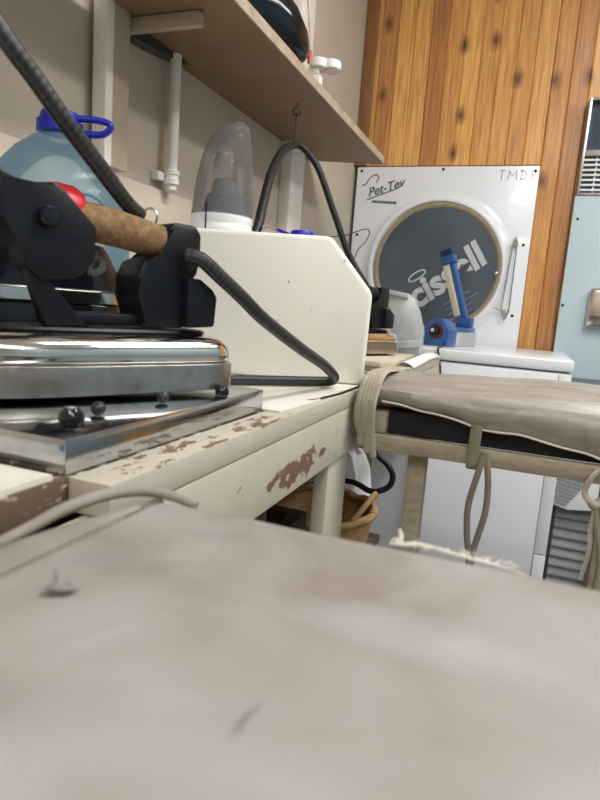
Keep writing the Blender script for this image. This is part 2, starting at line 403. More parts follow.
# tongue-and-groove pine wall: above the dryer and to its right
bw = B(); pw = .068
x = XW+.001; i = 0
while x < 2.49:
    x1 = min(x+pw, 2.495)
    xa, xb = x, x1
    g = .0045
    up = xa < -.05
    lo = 1.607 if up else 0.
    yb = YB-.012 if up else YB
    bw.prism([(xa, yb+.006), (xa+g, yb), (xb-g, yb), (xb, yb+.006), (xb, YB+.03), (xa, YB+.03)], lo, 2.749)
    x = x1; i += 1
struct('wall_back', bw, 'pine', smooth=False)
struct('trim_1', B().box(XW+.001, XW+.052, YB-.03, YB-.0125, 1.607, 2.749, .002), 'pine_dark')
# raised lower wall with its ledge
struct('trim_2', B().box(XW+.0005, XW+.011, -2.09, 2.40, .02, 1.221, .002), 'wall_grey')
# window
# ------------------------------------------------------------------ posts
t = thing('wall_post', 'pale painted timber post on the wall right above the blue-capped water bottle', 'post', (XW+.02, .95, 1.2215))
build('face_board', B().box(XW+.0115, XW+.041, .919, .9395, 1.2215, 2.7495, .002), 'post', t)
build('shade_toned_side', B().box(XW+.0005, XW+.040, .940, .986, 1.2215, 2.7495, .002), 'cleat', t)  # shaded side of the post, put into this board's darker colour
t = build('wall_post', B().box(XW+.0005, XW+.038, 1.80, 1.915, 1.2215, 2.7495, .003), 'post', None)
tag(t, 'white upright board on the wall behind the black hose arch, at the far shelf end', 'post')

# ------------------------------------------------------------------ pipe
t = thing('water_pipe', 'thin white plastic pipe running up the wall left of the clear canister', 'pipe', (XW+.028, 1.155, 1.2215))
build('pipe', B().tube([(XW+.028, 1.155, 1.2225), (XW+.028, 1.155, 1.494)], .0118, 16, smooth=False), 'pvc', t)
build('coupling', B().lathe([(.0119, 1.232), (.0165, 1.234), (.0165, 1.245), (.0145, 1.247), (.0145, 1.252), (.0165, 1.254), (.0165, 1.262), (.0119, 1.264)], (XW+.028, 1.155, 0), n=24), 'pvc', t)
build('pipe_clip', B().box(XW+.001, XW+.02, 1.118, 1.142, 1.238, 1.256, .002), 'pvc', t)

# ------------------------------------------------------------------ shelf
SZ = 1.495
t = thing('wall_shelf', 'long brown-bottomed shelf board with a pale worn front edge high on the left wall', 'shelf', (-.65, 1.3, SZ))
out = [(-.528, .25), (-.528, 2.085), (-.535, 2.09), (-.779, 2.037), (-.779, 1.918), (-.7415, 1.918), (-.7415, 1.797), (-.779, 1.797), (-.779, .988), (-.7385, .988), (-.7385, .25)]  # near end lengthened out of view to shade the wall evenly
b = B().prism(out, SZ, SZ+.018, 'z'); build('shelf_board', b, 'shelf_under', t, smooth=False)
build('front_edge', B().prism([(-.5278, .25), (-.524, .25), (-.524, 2.092), (-.5278, 2.088)], SZ-.001, SZ+.020), 'shelf_edge', t)
build('end_edge', B().prism([(-.5282, 2.0925), (-.776, 2.038), (-.776, 2.042), (-.5282, 2.0965)], SZ-.001, SZ+.020), 'shelf_edge', t)
cb = B().prism([(1.015, SZ-.0005), (1.015, SZ-.023), (1.05, SZ-.0225), (1.10, SZ-.018), (1.155, SZ-.010), (1.21, SZ-.0005)], -.7795, -.752, 'x')
build('corner_edging', cb, 'dark_trim', t)
build('support_cleat', B().box(-.7795, -.60, .990, 1.006, SZ-.026, SZ-.0005, .003), 'cleat', t)

# hook and hose
t = thing('wire_hook', 'thin steel S-hook under the shelf holding up the black hose', 'hook', (-.596, 1.46, 1.44))
hk = [(-.601, 1.47, 1.4945), (-.599, 1.468, 1.487), (-.609, 1.466, 1.478), (-.606, 1.466, 1.466), (-.594, 1.466, 1.464), (-.590, 1.466, 1.472)]
build('hook_wire', B().tube(hk, .0016, 6), 'dark_metal', t)
hk = [(-.599, 1.464, 1.468), (-.600, 1.463, 1.44), (-.600, 1.455, 1.395), (-.604, 1.446, 1.380), (-.600, 1.452, 1.377)]
build('hanger_wire', B().tube(hk, .0012, 6), 'dark_metal', t)
# ------------------------------------------------------------------ objects on the shelf
t = thing('appliance_case', 'glossy black rounded case lying on the high shelf and overhanging its front edge', 'case', (-.59, 1.28, SZ+.0185))
b = B()
rs = []
cc = Vector((-.630, 1.224, SZ+.0185)); ax = Vector((.10, .11, 0)).normalized(); sd = Vector((-ax.y, ax.x, 0))
for (u, w, h, z0) in [(-.20, .05, .05, .018), (-.19, .075, .09, .006), (-.15, .095, .13, 0.), (-.06, .105, .155, 0.), (.03, .10, .14, 0.), (.08, .088, .105, 0.), (.115, .066, .07, 0.0), (.13, .045, .05, .006), (.135, .02, .035, .014)]:
    ring = []
    for j in range(24):
        a = 2*PI*j/24; cx, cz = math.cos(a), math.sin(a)
        cx = math.copysign(abs(cx)**.7, cx); cz = math.copysign(abs(cz)**.7, cz)
        p = cc+ax*u+sd*(w*cx); ring.append((p.x, p.y, SZ+.0185+z0+(h-z0)*(.5+.5*cz)))
    rs.append(ring)
b.rings(rs); build('case_body', b, 'black_gloss', t)
b = B(); rs = []
for (k, zz) in [(1.0, .135), (1.04, .142), (1.04, .155), (.9, .175), (.3, .185)]:
    rs.append([(cc.x+.0+ax.x*.09*k*math.cos(a)+sd.x*.085*k*math.sin(a), cc.y+ax.y*.09*k*math.cos(a)+sd.y*.085*k*math.sin(a), SZ+.0185+zz) for a in [2*PI*j/24 for j in range(24)]])
b.rings(rs); build('lid', b, 'black_gloss', t)
# clip lamp
t = thing('clip_lamp', 'small white twin-lens clip lamp sticking out from the front edge of the high shelf', 'lamp', (-.56, 1.50, SZ+.0185))
build('clip', B().box(-.60, -.55, 1.478, 1.502, SZ+.0185, SZ+.066, .004), 'pvc', t)
build('arm', B().box(-.60, -.556, 1.480, 1.506, SZ+.0663, SZ+.084, .004, (Matrix.Rotation(-.15, 3, 'Y'), Vector((-.58, 1.49, SZ+.066)))), 'pvc', t)
hb = B()
for k, (px, py) in enumerate([(-.562, 1.497), (-.534, 1.512)]):
    hb.lathe([(.004, SZ+.106), (.021, SZ+.106), (.024, SZ+.102), (.024, SZ+.086), (.021, SZ+.083), (.004, SZ+.083)], (px, py, 0), n=24)
build('lamp_head', hb, 'pvc', t)
for (px, py) in [(-.562, 1.497), (-.534, 1.512)]:
    build('lens', B().lathe([(.003, SZ+.0828), (.017, SZ+.0828), (.017, SZ+.0812), (.003, SZ+.0808)], (px, py, 0), n=24), 'lens', t)
# hanging cord with red tips
t = thing('red_tipped_cord', 'thin grey cord with red tips hanging down past the clip lamp', 'cord', (-.60, 1.60, 1.54))
build('string', B().tube([(-.70, 1.64, 2.05), (-.654, 1.621, 1.802), (-.631, 1.606, 1.672), (-.627, 1.602, 1.633), (-.612, 1.601, 1.593), (-.602, 1.60, 1.567), (-.590, 1.607, 1.555), (-.564, 1.611, 1.536)], .0022, 6), 'shelf_edge', t)
build('red_tip', B().tube([(-.6325, 1.6055, 1.668), (-.629, 1.603, 1.638)], .0065, 10, smooth=False), 'red', t)
build('red_tip', B().tube([(-.614, 1.601, 1.597), (-.604, 1.60, 1.570), (-.597, 1.603, 1.561)], .0055, 10), 'red', t)
build('red_tip', B().tube([(-.578, 1.609, 1.547), (-.560, 1.6115, 1.533)], .0042, 10, smooth=False), 'red', t)

# ------------------------------------------------------------------ workbench
BZ = .87
t = thing('workbench', 'long cream painted timber workbench along the left wall, paint flaking off its front rail', 'workbench', (-.50, .7, 0))
build('worktop', B().box(-.7675, -.2865, -1.2, 1.97, .845, BZ, .0015), 'worn', t)
build('worktop_lip', B().box(-.2863, -.25, .325, 1.97, .8445, BZ, .002), 'paint_top', t)
build('front_rail', B().box(-.275, -.2505, .05, 1.97, .767, .8435, .0015), 'paint', t)
build('cross_rail', B().box(-.74, -.2765, 1.94, 1.965, .767, .8435, .0015), 'paint_leg', t)
for y in (-1.1, .86, 1.93):
    build('leg', B().box(-.279, -.2555, y-.01, y+.095 if y < 1.5 else y+.035, .0, .7665, .003), 'paint_leg', t)
    build('leg', B().box(-.745, -.70, y-.03, y+.03, .0, .8445, .003), 'paint_leg', t)
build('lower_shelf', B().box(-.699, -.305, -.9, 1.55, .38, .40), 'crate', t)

# laminate sheets lying on the bench
def sheet(name, pts, z, th, m, label, cat='sheet', group=None):
    o = build(name, B().prism(pts, z, z+th), m, smooth=False); return tag(o, label, cat, group)
sheet('laminate_board', [(-.7674, -.4), (-.288, -.4), (-.288, .312), (-.7674, .312)], BZ+.0003, .004, 'laminate', 'cream laminate board on the near bench end, left of the steel tray', 'board')
lam = [(-.765, .66), (-.266, .66), (-.262, .72), (-.258, .79), (-.263, .80), (-.256, .90), (-.254, 1.02), (-.256, 1.17), (-.765, 1.17)]
sheet('laminate_sheet', lam, BZ+.0003, .0022, 'laminate', 'white laminate sheet under the ivory box, its front edge ragged', 'sheet')
strip = [(-.2535, 1.03), (-.2535, .86), (-.261, .79), (-.268, .765), (-.262, .775), (-.256, .83), (-.2515, .87), (-.2512, 1.03)]
sheet('edge_strip', strip, BZ+.0003, .003, 'black', 'thin black edging strip curling along the bench lip in front of the ivory box', 'strip')


# ------------------------------------------------------------------ ivory box (chamfered cover)
a = math.radians(14.3)
t = thing('equipment_box', 'large ivory box with a cut-off upper right corner standing on the bench', 'box', (-.43, .95, BZ+.0026), a)
# local: s along the face, d depth; lower right front corner at world (-.246,.985)
ox, oy = -.246+.43, .985-.95
def loc(x, y): return (x*math.cos(a)+y*math.sin(a), -x*math.sin(a)+y*math.cos(a))
sx, sy = loc(ox, oy)
prof = [(sx-.40, 0), (sx-.002, 0), (sx, .155), (sx-.075, .243), (sx-.40, .243)]
b = B().prism(prof, sy, sy+.19, 'y', .008, 3)
build('cover', b, 'box', t, world=False)
for (u, v) in [(sx-.14, .165), (sx-.10, .12), (sx-.155, .10), (sx-.05, .205)]: build('screw', B().ball((u, sy-.0009, v), .0018, (1, .5, 1), 8, 6), 'metal', t, world=False)

BT = BZ+.0026+.243+.0004
# clear canister on the box
t = thing('handheld_vacuum', 'clear slant-topped plastic canister with grey insert and white ring base on the ivory box', 'vacuum', (-.546, 1.008, BT))
def canister(scale=1., z0=0., dz=0.):
    rs = []
    for (r, h, sl) in [(.0555, .032, 0), (.0555, .045, 0), (.052, .085, .0), (.0475, .12, .03), (.042, .150, .08), (.037, .168, .20), (.033, .176, .35), (.026, .181, .45), (.012, .183, .45)]:
        ring = []
        for j in range(36):
            an = 2*PI*j/36; r2 = r*scale
            x, y = r2*math.cos(an), r2*math.sin(an)
            ring.append((-.546+x*(1.0)+.010*(h/.19)**2, 1.008+y, BT+dz+h+sl*x*1.0))
        rs.append(ring)
    return rs
b = B(); outer = canister(); b.rings(outer, False, True)
build('clear_cover', b, 'smoke', t)
build('ring_base', B().lathe([(.03, .0), (.055, .0), (.0565, .003), (.0565, .014), (.0555, .0155), (.0555, .0175), (.0565, .019), (.0565, .030), (.052, .0335), (.03, .0335)], (-.546, 1.008, BT), n=40), 'white', t)
build('filter', B().lathe([(.040, .034), (.038, .05), (.033, .068), (.026, .072), (.023, .092), (.015, .096), (.005, .096)], (-.541, 1.008, BT), n=20), 'filter', t)
build('filter_housing', B().lathe([(.0225, .0965), (.022, .13), (.016, .142), (.005, .143)], (-.545, 1.010, BT), n=20), 'smoke', t)
build('seam_mark', B().box(-.5475, -.5455, .9502, .9514, BT+.002, BT+.05), 'black', t)
# other small things on the box
t = thing('bottle_cap', 'royal blue plastic flip cap lying on top of the ivory box', 'cap', (-.425, 1.075, BT))
cbod = build('cap_body', B().lathe([(.004, .0), (.021, .0), (.022, .002), (.022, .016), (.020, .019), (.004, .019)], (-.412, 1.075, BT), n=28), 'blue_cap', t)
build('flip_tab', B().box(-.462, -.428, 1.062, 1.086, BT+.008, BT+.014, .003, (Matrix.Rotation(.35, 3, 'Y'), Vector((-.435, 1.075, BT+.008)))), 'blue_cap', cbod)
t = thing('wood_screw', 'small steel screw standing upright on the ivory box near the blue flip cap', 'screw', (-.482, 1.06, BT))
build('shank', B().lathe([(.0035, .0), (.0022, .002), (.0022, .022)], (-.482, 1.06, BT), n=10), 'metal', t)
build('head', B().lathe([(.001, .0222), (.006, .0222), (.006, .026), (.001, .0265)], (-.482, 1.06, BT), n=12), 'metal', t)
# black hose arch over the hook
t = thing('steam_hose', 'black rubber hose arching from the ivory box over the wire hook', 'hose', (-.499, 1.05, BT))
hp = [(-.499, 1.052, BT+.006), (-.5, 1.07, BT+.03), (-.508, 1.10, 1.183), (-.530, 1.18, 1.262), (-.560, 1.30, 1.336), (-.595, 1.44, 1.385), (-.585, 1.485, 1.392), (-.545, 1.50, 1.345), (-.500, 1.52, 1.24), (-.455, 1.54, 1.135), (-.41, 1.56, 1.065), (-.395, 1.583, 1.03)]
build('hose', B().tube(hp, [.0095]*5+[.0085]*7, 14), 'hose', t)
build('hose_boot', B().box(-.513, -.462, 1.043, 1.062, BT, BT+.009, .003), 'black', t)

# ------------------------------------------------------------------ steel tray
t = thing('iron_tray', 'shiny bent sheet-steel tray on the bench carrying the near irons', 'tray', (-.40, .48, BZ))
build('tray_sheet', B().box(-.555, -.286, .322, .655, BZ+.0008, .897, .0018), 'tray', t)
for (px, py, rr) in [(-.316, .362, .0098), (-.300, .575, .0078)]:
    build('rubber_stud', B().lathe([(.002, .8975), (rr*.85, .8975), (rr, .8975+rr*.35), (rr*.95, .8975+rr*.8), (rr*.6, .8975+rr*1.2), (rr*.55, .8975+rr*1.35), (.001, .8975+rr*1.4)], (px, py, 0), n=20), 'black_gloss', t)
for (px, py) in [(-.322, .40), (-.317, .487)]:
    build('steel_stud', B().ball((px, py, .9035), .0062, (1, 1, .95)), 'dark_metal', t)

# ------------------------------------------------------------------ steam irons
def make_iron(name, label, loc3, rz, group=None, hmat='cork', ring=True):
    t = thing(name, label, 'iron', loc3, rz, group)
    def outline(k=0., hl=.130, tp=-.185, hw=.062, n=14):
        hl -= k; tp += k*1.6; hw -= k
        rc = max(.012, .034-k*.3); pts = []
        for (cx, cy, a0, a1) in [(hl-rc, -(hw-rc), -PI/2, 0), (hl-rc, hw-rc, 0, PI/2)]:
            pts += arc(cx, cy, rc, a0, a1, 7)
        for i in range(1, n):
            s = i/n; x = (hl-rc)+(tp-(hl-rc))*s
            y = hw*(1 if s < .45 else math.sqrt(max(0, 1-((s-.45)/.55)**2.2))); pts.append((x, y))
        pts.append((tp, 0))
        for i in range(n-1, 0, -1):
            s = i/n; x = (hl-rc)+(tp-(hl-rc))*s
            y = hw*(1 if s < .45 else math.sqrt(max(0, 1-((s-.45)/.55)**2.2))); pts.append((x, -y))
        return pts
    def stack(layers): return [[(p[0], p[1], z) for p in outline(k)] for k, z in layers]
    b = B().rings(stack([(.004, .0052), (.0, .0065), (-.001, .016), (-.0005, .033), (.0015, .0345)])); build('soleplate', b, 'chrome_dull', t, world=False)
    b = B().rings(stack([(.0045, .0347), (.002, .037), (.002, .045), (.0035, .052), (.008, .0575), (.015, .0605), (.024, .062)])); build('shell', b, 'chrome', t, world=False, angle=60)
    build('top_plate', B().rings(stack([(.026, .0622), (.024, .064), (.026, .0665), (.032, .067)])), 'black', t, world=False)
    # rear bracket and terminal box
    b = B().prism([(.018, .069), (.016, .10), (.010, .118), (.018, .135), (.040, .142), (.046, .171), (.051, .1765), (.078, .1765), (.085, .168), (.085, .140), (.081, .125), (.071, .118), (.069, .069)], -.036, .012, 'y', .004)
    build('rear_bracket', b, 'black', t, world=False)
    b = B().prism([(.0635, .070), (.100, .072), (.102, .104), (.096, .112), (.080, .122), (.0635, .122)], -.046, .000, 'y', .003); build('terminal_box', b, 'black', t, world=False)
    # handle
    hb = B().tube([(-.074, -.018, .1715), (-.045, -.018, .167), (-.01, -.018, .164), (.03, -.018, .1585), (.052, -.018, .1555)], [.0165, .0178, .0180, .0174, .0162], 20)
    build('handle', hb, hmat, t, world=False)
    # front bracket: wide bakelite cheek plate with bolt
    b = B().prism([(-.120, .198), (-.106, .185), (-.072, .193), (-.064, .188), (-.033, .159), (-.035, .128), (-.050, .112), (-.084, .107), (-.099, .120), (-.106, .15), (-.120, .155)], -.040, -.004, 'y', .004)
    fb = build('front_bracket', b, 'black', t, world=False)
    build('bolt', B().lathe([(.001, -.0405), (.0095, -.0405), (.0095, -.046), (.0075, -.049), (.001, -.050)], (-.080, 0, .162), 'y', 18), 'black_gloss', fb, world=False)
    if ring: build('grip_ring', B().lathe([(.014, -.070), (.021, -.069), (.0235, -.064), (.0225, -.047), (.0185, -.040)], (0, -.0125, .1735), 'x', 28), 'red', t, world=False)
    b = B().prism([(-.098, .125), (-.080, .112), (-.042, .073), (-.040, .0675), (-.078, .0675)], -.034, -.018, 'y', .002); build('strut', b, 'black', t, world=False)
    b = B().prism([(-.062, .0675), (-.046, .0675), (-.060, .115), (-.076, .115)], .0, .012, 'y', .002); build('strut', b, 'black', t, world=False)
    build('cross_bar', B().box(-.05, .048, -.028, -.012, .0692, .0815, .003), 'black', t, world=False)
    build('arm', B().box(-.24, -.113, -.044, .004, .148, .206, .014), 'black', t, world=False)
    return t
rz0 = math.atan2(.907, .42)
iron = make_iron('steam_iron', 'near chrome industrial iron with a scorched cork handle and red ring on the steel tray', (-.402, .513, .897), rz0)

# neighbour iron behind it: chromed body with tall dark casing
t = thing('steam_iron', 'dark-bodied chrome iron standing behind the cork-handled iron on the tray', 'iron', (-.407, .502, .8973), rz0)
def slab(layers, vm=.140):
    rs = []
    for (hw, ue, z) in layers:
        u0 = -.17
        pts = [(u0, vm-hw*.9), (ue-.05, vm-hw), (ue-.018, vm-hw*.96), (ue, vm-hw*.7), (ue, vm+hw*.7), (ue-.018, vm+hw*.96), (ue-.05, vm+hw), (u0, vm+hw*.9)]
        rs.append([(p[0], p[1], z) for p in pts])
    return rs
build('soleplate', B().rings(slab([(.053, .081, .001), (.055, .083, .004), (.055, .083, .04), (.053, .081, .042)])), 'chrome_dull', t, world=False)
build('shell', B().rings(slab([(.053, .081, .0425), (.053, .082, .082), (.052, .080, .0845)])), 'black_gloss', t, world=False)
build('chrome_band', B().rings(slab([(.052, .086, .085), (.0545, .089, .087), (.0545, .088, .099), (.052, .085, .101)])), 'chrome', t, world=False)
build('casing', B().rings(slab([(.051, .086, .1015), (.050, .080, .115), (.048, .063, .145), (.046, .057, .153), (.036, .045, .156)])), 'black_gloss', t, world=False)
build('pressure_nut', B().lathe([(.002, .1565), (.009, .1565), (.009, .167), (.002, .169)], (-.085, .125, 0), n=6), 'amber', t, world=False)

# loop of braided sleeve near the handle
o = build('cord_sleeve', B().tube([(-0.4202, 0.5004, 1.0214), (-0.416, 0.5034, 1.031), (-0.41, 0.5058, 1.0334), (-0.4058, 0.5076, 1.0274), (-0.4076, 0.5064, 1.0196), (-0.413, 0.504, 1.0166), (-0.419, 0.5022, 1.0178)], .0038, 10), 'sleeving')
tag(o, 'short loop of braided sleeving tucked under the cork handle', 'sleeve')
# cords of the near irons
t = thing('hanging_cord', 'thick braided black cord slanting across the water bottle from the upper left', 'cord', (-.378, .52, 1.08))
build('cord', B().tube([(-.44, .345, 1.262), (-.422, .368, 1.222), (-.405, .383, 1.188), (-.396, .405, 1.165), (-.388, .43, 1.140), (-.384, .473, 1.110), (-.383, .512, 1.086), (-.380, .53, 1.077)], .0078, 16), 'braid', t)
build('end_ring', B().torus((-.379, .545, 1.078), .009, .0012, 'y', 24, 6), 'metal', t)
bpy.context.view_layer.update()
o = build('power_cord', B().tube([(-.337, .551, 1.042), (-.322, .557, 1.038), (-.311, .575, 1.024), (-.297, .605, 1.003), (-.287, .645, .980), (-.279, .751, .943), (-.277, .852, .914), (-.2765, .908, .892), (-.283, .917, .8835), (-.298, .912, .8815), (-.345, .866, .8812), (-.392, .82, .8812), (-.43, .77, .8812), (-.47, .70, .8812)], .0078, 16), 'braid')
o.parent = iron; o.matrix_parent_inverse = iron.matrix_world.inverted()

# ------------------------------------------------------------------ water bottle
bx, by = -.650, .713
bz = BZ+.0003
t = thing('water_bottle', 'large blue-tinted clear plastic water bottle with a royal blue handled cap behind the near irons', 'bottle', (bx, by, bz))
def bprof(k): return [(.08-k, k), (.096-k, .008+k), (.099-k, .03), (.097-k, .06), (.099-k, .09), (.097-k, .12), (.099-k, .15), (.099-k, .215), (.095-k, .240), (.082-k, .268), (.060-k, .292), (.038-k, .308), (.025-k, .313), (.023-k, .325)]
b = B(); b.lathe([(.002, 0.0)]+[(r_, h_*1.085) for r_, h_ in bprof(0)], (bx, by, bz), n=48, cap=False)
bm = b.bm
build('bottle_body', b, 'bottle', t, angle=60)
build('embossed_ring', B().torus((0, 0, 0), .030, .0017, 'y', 40, 8), 'blue_clear', t, world=False)
er = [c for c in t.children if c.name.startswith('embossed')][0]
va = math.atan2(-by, -bx)+.35
er.location = (.0985*math.cos(va), .0985*math.sin(va), .222); er.rotation_euler = (0, 0, va+PI/2)
cz = bz+.347
build('cap', B().lathe([(.002, cz+.024), (.024, cz+.024), (.0265, cz+.020), (.027, cz+.012), (.031, cz+.011), (.0315, cz+.0), (.0315, cz-.004), (.0250, cz-.005)], (bx, by, 0), n=36), 'blue_cap', t)
build('carry_handle', B().tube([(bx+.020, by+.004, cz+.017), (bx+.045, by+.018, cz+.018), (bx+.062, by+.026, cz+.015), (bx+.064, by+.027, cz+.008), (bx+.052, by+.022, cz-.001), (bx+.024, by+.010, cz-.001)], .0048, 10), 'blue_cap', t)
# tip of a pale blue plastic thing at the left edge
t = build('spray_nozzle', B().lathe([(.001, -.03), (.009, -.03), (.0105, -.026), (.0105, -.010), (.009, -.004), (.006, -.001), (.001, 0)], (-.305, .268, .886), 'y', 20), 'blue_clear')
tag(t, 'pale blue translucent plastic nozzle lying on the near laminate board', 'nozzle')

# ------------------------------------------------------------------ far iron and neighbours
bd = build('rest_board', B().prism([(-.60, 1.36), (-.305, 1.36), (-.285, 1.42), (-.29, 1.72), (-.60, 1.72)], BZ+.0004, .884, 'z', .002), 'card')
tag(bd, 'thin cream board on the bench under the far iron', 'board')
ir2 = make_iron('steam_iron', 'far black-handled chrome iron half hidden behind the ivory box', (-.418, 1.53, .8842), rz0, None, 'black', False)
t = thing('steel_guard', 'scuffed grey steel side guard on the bench between far iron and blue sealer', 'guard', (-.32, 1.78, BZ))
def gp(x, z): return (x, z)
out = [(-.352, .8706), (-.280, .8706), (-.282, .96), (-.296, 1.005), (-.314, 1.042), (-.332, 1.055), (-.395, 1.064), (-.395, 1.046), (-.388, 1.018), (-.372, 1.004), (-.370, .98), (-.372, .93)]
build('side_plate', B().prism(out, 1.745, 1.785, 'y', .003), 'guard', t)
build('top_flange', B().prism([(-.397, 1.0645), (-.333, 1.0555), (-.328, 1.040), (-.393, 1.049)], 1.738, 1.7447, 'y', .001), 'guard', t)
build('lower_band', B().prism([(-.367, .915), (-.2815, .925), (-.2815, .905), (-.367, .895)], 1.738, 1.7447, 'y', .001), 'guard', t)
# paper on the bench end
def curved_sheet(name, rows, m, label, cat):
    b = B(); b.rings(rows, closed=False)
    o = build(name, b, m); md = o.modifiers.new('thick', 'SOLIDIFY'); md.thickness = .0006; md.offset = 0
    return tag(o, label, cat)
rows = []
for (y, zb) in [(1.46, .8722), (1.55, .8735), (1.65, .876), (1.75, .878), (1.85, .8765), (1.94, .873)]:
    rows.append([(-.2795+.0*(y-1.46), y, zb+.006), (-.27, y, zb+.009), (-.26, y, zb+.007), (-.252, y, zb+.003), (-.2455, y, zb-.004)])
rows = [r for r in rows]
curved_sheet('paper_sheet', rows, 'paper', 'white paper sheet curling over the far bench edge beside the blue sealer', 'paper')

# ------------------------------------------------------------------ things under the bench
t = thing('cane_basket', 'tan woven cane basket standing beneath the bench beside its cream leg', 'basket', (-.385, 1.22, .4003))
b = B(); cx, cy = -.385, 1.22
prof = [(.085, .4005), (.10, .43), (.115, .50), (.125, .56), (.12, .56), (.11, .50), (.095, .43), (.08, .41)]
b.lathe(prof, (cx, cy, 0), n=36, cap=True); build('bowl', b, 'basket', t)
rb = B(); rb.tube([(cx+.125*math.cos(2*PI*i/24), cy+.125*math.sin(2*PI*i/24), .566+.004*math.sin(i*2.6)) for i in range(25)], .009, 10, 4); build('rim', rb, 'basket', t)
hb = B().tube([(cx+.10, cy+.07, .572), (cx+.118, cy+.04, .60), (cx+.124, cy-.005, .612), (cx+.118, cy-.05, .60), (cx+.10, cy-.075, .572)], .006, 10); build('handle', hb, 'basket', t)
t = build('plastic_bag', B().rings([[( -.40+.075*sx_*k+mnoise.noise(Vector((sx_*3, sy_*3, z*20)))*.012, 1.46+.055*sy_*k+mnoise.noise(Vector((sy_*3, sx_*3, z*22+5)))*.012, z+mnoise.noise(Vector((sx_*2, sy_*2, z*9)))*.015) for (sx_, sy_) in [(math.cos(2*PI*j/20), math.sin(2*PI*j/20)) for j in range(20)]] for (k, z) in [(.8, .415), (1.0, .46), (1.05, .54), (.95, .60), (.7, .645), (.35, .67), (.45, .70), (.2, .715)]]), 'bag')
tag(t, 'crumpled white plastic bag beneath the bench behind the cane basket', 'bag')
t = build('under_bench_cable', B().tube([(-.284, 1.315, .766), (-.288, 1.30, .70), (-.275, 1.30, .677), (-.255, 1.30, .662), (-.240, 1.30, .638), (-.248, 1.30, .610), (-.285, 1.30, .594), (-.35, 1.36, .59), (-.43, 1.385, .57), (-.53, 1.39, .50), (-.56, 1.40, .4085)], .0068, 12), 'cable')
tag(t, 'black cable hanging in a loop below the bench rail beside the cane basket', 'cable')
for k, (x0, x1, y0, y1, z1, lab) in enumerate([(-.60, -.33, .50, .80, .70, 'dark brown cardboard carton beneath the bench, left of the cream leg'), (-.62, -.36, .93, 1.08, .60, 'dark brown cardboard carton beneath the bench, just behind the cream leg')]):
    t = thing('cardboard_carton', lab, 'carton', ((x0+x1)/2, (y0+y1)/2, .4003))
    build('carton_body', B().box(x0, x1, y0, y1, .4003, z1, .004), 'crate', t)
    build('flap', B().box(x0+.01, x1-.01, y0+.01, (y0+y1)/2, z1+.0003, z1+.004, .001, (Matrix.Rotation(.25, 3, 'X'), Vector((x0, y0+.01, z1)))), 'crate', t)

# ------------------------------------------------------------------ washer
WZ = .893
t = thing('washing_machine', 'white box-shaped washing machine in front of the round-doored dryer', 'washing machine', (-.155, 2.29, 0))
wx0, wx1, wy0, wy1 = -.455, .148, 2.0, 2.572
build('cabinet', B().box(wx0+.004, wx1-.003, wy0+.006, wy1-.02, .04, .852, .006), 'white', t)
build('seam', B().box(wx0+.01, wx1-.01, wy0+.012, wy1-.03, .8523, .8565), 'seam_shade', t)  # dark grey strip standing in for the shade under the lid
build('lid', B().box(wx0, wx1, wy0, wy1, .857, WZ, .006, seg=3), 'white', t)
build('front_panel', B().box(wx0+.006, .107, wy0-.002, wy0+.0055, .06, .848, .002), 'white', t)
build('corner_strip', B().box(.1085, wx1-.003, wy0-.002, wy0+.0055, .268, .848, .002), 'white', t)
build('filter_cover', B().box(.1085, wx1-.003, wy0-.004, wy0+.0055, .06, .264, .003), 'white', t)
for (px, py) in [(wx0+.05, wy0+.05), (wx1-.05, wy0+.05), (wx0+.05, wy1-.07), (wx1-.05, wy1-.07)]:
    build('foot', B().lathe([(.018, 0), (.02, .008), (.012, .015), (.012, .0398)], (px, py, 0), n=16), 'black', t)

# ------------------------------------------------------------------ heat sealer on the washer
sa = math.radians(72)
t = thing('heat_sealer', 'blue bag heat sealer with its long arm raised, standing on the washing machine', 'heat sealer', (-.296, 2.145, WZ+.0003), sa-PI/2)
# local: x across, y along the body away from the camera
pent = [(-.045, 0), (.045, 0), (.047, .058), (.020, .095), (-.018, .097), (-.046, .062)]
build('housing', B().prism(pent, 0, .075, 'y', .004), 'sealer', t, world=False)
build('base', B().box(-.038, .038, .0755, .27, 0, .052, .004), 'guard', t, world=False)
build('top_bar', B().box(-.034, .034, .0755, .262, .0525, .068, .003), 'sealer', t, world=False)
build('dial_plate', B().lathe([(.001, -.0018), (.027, -.0018), (.028, -.0002), (.001, -.0002)], (0, 0, .052), 'y', 28), 'red', t, world=False).data.materials[0] = mat('dark_red_dial', (.10, .03, .045), .4, var=.2)
dial = build('dial', B().lathe([(.001, -.024), (.012, -.024), (.015, -.020), (.016, -.002), (.001, -.002)], (0, 0, .052), 'y', 24), 'black_gloss', t, world=False)
build('dial_cap', B().lathe([(.001, -.0265), (.006, -.0262), (.007, -.0243), (.001, -.0243)], (-.003, 0, .055), 'y', 18), 'print', dial, world=False)
build('hinge', B().box(-.034, .026, .225, .262, .0685, .105, .004), 'sealer', t, world=False)
def armpt(s): return (-.033*s, .243+.005*s, .10+.262*s)
p0, p1 = Vector((-.014, .243, .095)), Vector((-.098, .235, .335))
d = (p1-p0).normalized(); sidev = -Vector((0, 1, 0)).cross(d).normalized(); sidev = sidev if sidev.x > 0 else -sidev; fw = Vector((0, 1, 0))
def barbox(b, a0, a1, s0, s1, f0, f1):
    vs = [p0+d*l+sidev*s+fw*f for l in (a0, a1) for s in (s0, s1) for f in (f0, f1)]
    v = [b.bm.verts.new(q) for q in vs]
    for f in ((0,1,3,2),(4,6,7,5),(0,4,5,1),(2,3,7,6),(0,2,6,4),(1,5,7,3)): b.bm.faces.new([v[i] for i in f])
    b._bev(v, .003, 2); return b
L_ = (p1-p0).length
